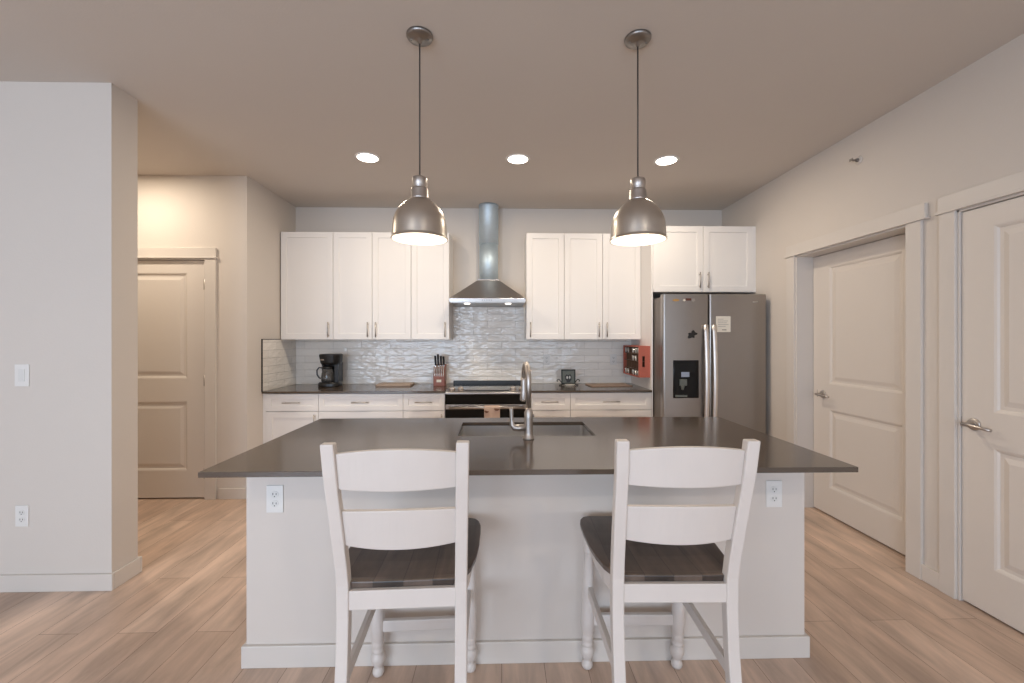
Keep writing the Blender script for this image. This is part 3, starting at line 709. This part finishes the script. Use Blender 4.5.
# ---------------------------------------------------------------- outlets, switch, sprinkler
def outlet(loc, rz, label, name='wall_outlet', cat='outlet'):
    r = thing(name, label, cat, loc, rz, 'white electrical outlets')
    MB().box(-0.035, 0.035, -0.005, 0, -0.0575, 0.0575).out('cover_plate', 'white_trim', r, bevel=0.002)
    for z in (-0.0195, 0.0195):
        poly = [(0.017*math.cos(a)*1.0, z+0.0145*math.sin(a)) for a in [2*PI*k/20 for k in range(20)]]
        b = MB(); b.prism_y(poly, -0.0065, -0.004); s = b.out('socket', 'plastic_line', r)
        b = MB(); b.box(-0.008, -0.0055, -0.0072, -0.006, z-0.002, z+0.007); b.box(0.0055, 0.008, -0.0072, -0.006, z-0.002, z+0.006); b.lathe([(0.0025, -0.0072), (0.0025, -0.006)], (0, 0, z-0.008), 10, 'Y')
        b.out('socket_slots', 'socket', s)
    return r
outlet((-0.955, IY0, 0.705), 0, 'white outlet on the left end of the island front')
outlet((1.181, IY0, 0.706), 0, 'white outlet on the right end of the island front')
outlet((-2.624, PY0, 0.411), 0, 'white outlet low on the left wall near the baseboard')
outlet((0.487, YB-0.0085, 1.155), 0, 'white outlet in the backsplash left of the small black rack')
outlet((1.215, YB-0.0085, 1.155), 0, 'white outlet in the backsplash near the red crate')
r = thing('light_switch', 'white rocker light switch on the left wall', 'light switch', (-2.624, PY0, 1.181))
MB().box(-0.038, 0.038, -0.005, 0, -0.0605, 0.0605).out('cover_plate', 'white_trim', r, bevel=0.002)
MB().box(-0.0165, 0.0165, -0.008, -0.004, -0.034, 0.034).out('rocker', 'plastic_line', r, bevel=0.001)
r = thing('sprinkler_head', 'small fire sprinkler head high on the right wall', 'sprinkler', (XW, 2.812, 2.585), -PI/2)
b = MB(); b.lathe([(0.016, -0.008), (0.026, -0.006), (0.029, 0)], n=28, axis='Y'); b.out('escutcheon', 'wall', r)
b = MB(); b.lathe([(0.010, -0.022), (0.013, -0.010)], n=16, axis='Y'); b.tube([(-0.009, -0.02, 0), (-0.010, -0.035, 0), (0, -0.05, 0), (0.010, -0.035, 0), (0.009, -0.02, 0)], 0.0028, 8); b.box(-0.015, 0.015, -0.054, -0.051, -0.006, 0.010); b.out('nozzle', 'canopy', r)

# ---------------------------------------------------------------- coffee maker
r = thing('coffee_maker', 'black drip coffee maker with glass carafe on the left worktop', 'coffee maker', (-1.752, 4.40, CT))
def ell(W, D, z, cx=0, cy=0, n=28, p=2.6):
    P = []
    for k in range(n):
        a = 2*PI*k/n; ca, sa = math.cos(a), math.sin(a)
        P.append((cx+W*math.copysign(abs(ca)**(2/p), ca), cy+D*math.copysign(abs(sa)**(2/p), sa), z))
    return P
b = MB(); b.loft([ell(0.108, 0.105, 0.0, 0, 0), ell(0.112, 0.110, 0.008), ell(0.110, 0.108, 0.032), ell(0.100, 0.10, 0.045)]); b.out('base', 'black', r, bevel=0.002)
b = MB(); b.loft([ell(0.070, 0.045, 0.04, 0.03, 0.06), ell(0.070, 0.045, 0.24, 0.03, 0.06)]); b.box(0.060, 0.098, -0.05, 0.06, 0.04, 0.24); b.box(-0.075, 0.06, 0.040, 0.085, 0.04, 0.24); b.box(-0.080, -0.066, -0.02, 0.085, 0.04, 0.24); b.out('water_tank', 'black', r)
b = MB(); b.loft([ell(0.092, 0.085, 0.222, 0.008, 0.005), ell(0.100, 0.096, 0.245, 0.008, 0.003), ell(0.108, 0.104, 0.312, 0.006, 0), ell(0.109, 0.105, 0.322, 0.006, 0), ell(0.100, 0.098, 0.329, 0.006, 0)]); b.out('brew_head', 'black', r, bevel=0.002)
b = MB(); b.loft([ell(0.020, 0.004, 0.268, -0.045, -0.098), ell(0.020, 0.004, 0.278, -0.045, -0.100)]); b.out('badge', 'chrome', r)
b = MB(); b.lathe([(0.052, 0.046), (0.062, 0.055), (0.066, 0.085), (0.060, 0.130), (0.050, 0.175), (0.048, 0.185)], (-0.015, -0.030, 0), 32); cf = b.out('carafe', 'coffee', r)
MB().lathe([(0.050, 0.180), (0.053, 0.186), (0.053, 0.200), (0.030, 0.208)], (-0.015, -0.030, 0), 32).out('carafe_lid', 'black', cf)
b = MB(); b.tube([(-0.062, -0.035, 0.186), (-0.100, -0.040, 0.192), (-0.120, -0.042, 0.165), (-0.118, -0.042, 0.120), (-0.098, -0.040, 0.088), (-0.078, -0.038, 0.080)], 0.007, 10); b.out('carafe_handle', 'black', cf)

# ---------------------------------------------------------------- knife block and knives
kb = thing('knife_block', 'red-brown wooden knife block beside the stove', 'knife block', (-0.640, 4.42, CT))
b = MB(); b.loft([[(-0.058,-0.060,0),(0.058,-0.060,0),(0.058,0.085,0),(-0.058,0.085,0)], [(-0.058,-0.060,0.125),(0.058,-0.060,0.125),(0.058,0.105,0.125),(-0.058,0.105,0.125)],
                  [(-0.058,-0.030,0.190),(0.058,-0.030,0.190),(0.058,0.110,0.215),(-0.058,0.110,0.215)]])
b.out('block_body', 'block', kb, bevel=0.003)
MB().box(-0.024, 0.024, -0.0620, -0.0595, 0.040, 0.066).out('label_plate', 'paper', kb)
M['knife_handle'] = mat('knife_handle_dark', srgb(40, 40, 42), 0.35, noise=0.1, scale=40)
for i, (x, yo, zl) in enumerate([(-0.045, -0.075, 0.06), (-0.027, -0.075, 0.06), (-0.009, -0.075, 0.06), (0.009, -0.075, 0.06), (0.027, -0.075, 0.06), (0.045, -0.075, 0.06),
                                 (-0.042, 0.0, 0.115), (-0.015, 0.0, 0.13), (0.012, 0.02, 0.11), (0.038, 0.03, 0.105)]):
    front = i < 6
    k = thing('kitchen_knife', 'steel steak knife standing at the front of the knife block' if front else ('tall dark knife handle at the back of the knife block', 'tallest dark knife handle in the knife block', 'dark knife handle right of the tallest in the block', 'rightmost dark knife handle at the back of the block')[i-6],
              'knife', (-0.640+x, 4.42+yo+(0.012 if front else 0), CT+(0.155 if front else 0.196)), 0, 'steak knives in the knife block' if front else 'knives in the knife block')
    b = MB()
    if front:
        b.sweep([(0, 0.004, -0.055), (0, 0.002, -0.02)], 0.010, 0.0025); b.out('blade', 'chrome', k)
        b = MB(); b.sweep([(0, 0.002, -0.022, 0.010, 0.008), (0, 0, 0.02, 0.012, 0.010), (0, -0.003, zl-0.005, 0.014, 0.012)], 0.01, 0.01); b.out('knife_grip', 'chrome', k, bevel=0.002)
    else:
        b.sweep([(0, 0, -0.02), (0, 0, 0.012)], 0.018, 0.004); b.out('blade', 'chrome', k)
        b = MB(); b.sweep([(0, 0, 0.010, 0.017, 0.013), (0, -0.012, zl*0.5, 0.020, 0.016), (0, -0.03, zl, 0.022, 0.018)], 0.02, 0.02); b.out('knife_grip', 'knife_handle', k, bevel=0.003)

# ---------------------------------------------------------------- cutting boards
b = MB(); b.prism([(q[0], q[1]) for q in rr_rect(0.178, 0.115, 0.02, 0)], 0, 0.018)
t = b.out('cutting_board', 'board', bevel=0.002, loc=(-1.105, 4.455, CT+0.0003)); tag(t, 'light wooden cutting board lying on the left worktop', 'cutting board', 'cutting boards')
b = MB(); b.prism([(q[0], q[1]) for q in rr_rect(0.215, 0.125, 0.015, 0)], 0, 0.009)
t = b.out('cutting_board', 'board_dark', bevel=0.0015, loc=(1.105, 4.375, CT+0.0003)); t.rotation_euler = (0, 0, math.radians(5)); tag(t, 'thin brown cutting board lying on the worktop below the red crate', 'cutting board', 'cutting boards')

# ---------------------------------------------------------------- black countertop rack
r = thing('countertop_rack', 'small black square metal holder with scroll arms on the right worktop', 'rack', (0.693, 4.40, CT))
b = MB(); W = 0.073; t_ = 0.011; y0, y1 = -0.008, 0.008
b.box(-W, -W+t_, y0, y1, 0.014, 0.165); b.box(W-t_, W, y0, y1, 0.014, 0.165); b.box(-W+t_, W-t_, y0, y1, 0.152, 0.165); b.box(-W+t_, W-t_, y0, y1, 0.014, 0.026)
b.out('frame', 'frame_black', r, bevel=0.001)
MB().box(-W+t_, W-t_, -0.002, 0.004, 0.026, 0.152).out('back_sheet', 'rack_grey', r)
b = MB()
b.prism_y([(-0.035,0.095),(-0.02,0.115),(0.0,0.105),(0.018,0.116),(0.034,0.094),(0.030,0.06),(0.016,0.035),(-0.016,0.035),(-0.030,0.06)], -0.010, -0.002); b.out('dark_motif', 'black', r)
b = MB()
for s in (-1, 1): b.prism_y([(s*0.013+0.009*math.cos(a), 0.083+0.016*math.sin(a)) for a in [2*PI*k/14 for k in range(14)]], -0.013, -0.010)
b.out('pale_motif', 'glass_grey', r)
for s in (-1, 1):
    b = MB(); b.tube([(s*W, 0, 0.030), (s*0.085, 0, 0.050), (s*0.098, 0, 0.062), (s*0.112, 0, 0.058), (s*0.118, 0, 0.045), (s*0.110, 0, 0.040)], 0.0045, 8); b.out('scroll_arm', 'frame_black', r)
    b = MB(); b.tube([(s*0.04, -0.01, 0.018), (s*0.085, -0.025, 0.006), (s*0.10, -0.025, 0.0055)], 0.005, 8); b.tube([(s*0.04, 0.01, 0.018), (s*0.07, 0.04, 0.006)], 0.005, 8); b.out('foot', 'frame_black', r)
b = MB(); b.loft([ell(0.040, 0.018, 0.0, 0.012, -0.035, p=2), ell(0.052, 0.024, 0.010, 0.012, -0.035, p=2), ell(0.055, 0.026, 0.014, 0.012, -0.035, p=2)]); b.out('dish', 'paper', r)

# ---------------------------------------------------------------- red bottle crate on the end panel
CX, CY0, CY1, CZ0, CZ1 = 1.4115, 4.005, 4.520, 1.012, 1.312
r = thing('wooden_crate', 'red painted wooden crate hung sideways on the white panel beside the fridge', 'crate', (CX, CY0, CZ0))
L_, dpt, hz = CY1-CY0, 0.109, CZ1-CZ0
# end boards with grip slot
def end_board(y0):
    b = MB(); sx, sz0, sz1 = -0.062, 0.098, 0.202; sw = 0.013
    b.box(-dpt, sx-sw, y0, y0+0.014, 0, hz); b.box(sx+sw, -0.0005, y0, y0+0.014, 0, hz); b.box(sx-sw, sx+sw, y0, y0+0.014, 0, sz0); b.box(sx-sw, sx+sw, y0, y0+0.014, sz1, hz)
    return b.out('end_board', 'crate', r)
end_board(0); end_board(L_-0.014)
b = MB(); b.box(-dpt, -0.0005, 0.014, L_-0.014, 0, 0.011); b.box(-dpt, -0.0005, 0.014, L_-0.014, hz-0.011, hz); b.out('side_board', 'crate', r)
b = MB(); b.box(-0.008, -0.0005, 0.014, L_-0.014, 0.011, hz-0.011); b.out('back_board', 'crate_in', r)
b = MB()
for k in range(1, 6): y = 0.014+(L_-0.028)*k/6; b.box(-dpt+0.010, -0.008, y-0.003, y+0.003, 0.011, hz-0.011)
for k in range(1, 4): z = hz*k/4; b.box(-dpt+0.012, -0.008, 0.014, L_-0.014, z-0.003, z+0.003)
b.out('divider_grid', 'divider', r)
cw, chh = (L_-0.028)/6, hz/4
jar0 = None
for (i, j) in [(0,3),(1,3),(2,3),(4,3),(5,3),(1,2),(2,2),(0,0),(1,0),(2,0),(4,0),(5,0)]:
    y = CY0+0.014+cw*(i+0.5); z = CZ0+chh*j+(0.0113 if j == 0 else 0.0033)
    if jar0 is None:
        b = MB(); b.lathe([(0.016, 0.0), (0.018, 0.004), (0.024, 0.050), (0.0225, 0.050), (0.017, 0.008), (0.0, 0.007)], n=18); o = b.out('shot_glass', 'glass_grey'); jar0 = o
    else:
        o = jar0.copy(); C.objects.link(o)
    o.location = (CX-0.083, y, z)
    row = {3: 'top', 2: 'middle', 0: 'bottom'}[j]
    tag(o, 'small clear glass in the %s row of the red crate' % row, 'glass', 'small glasses in the %s row of the crate' % row)
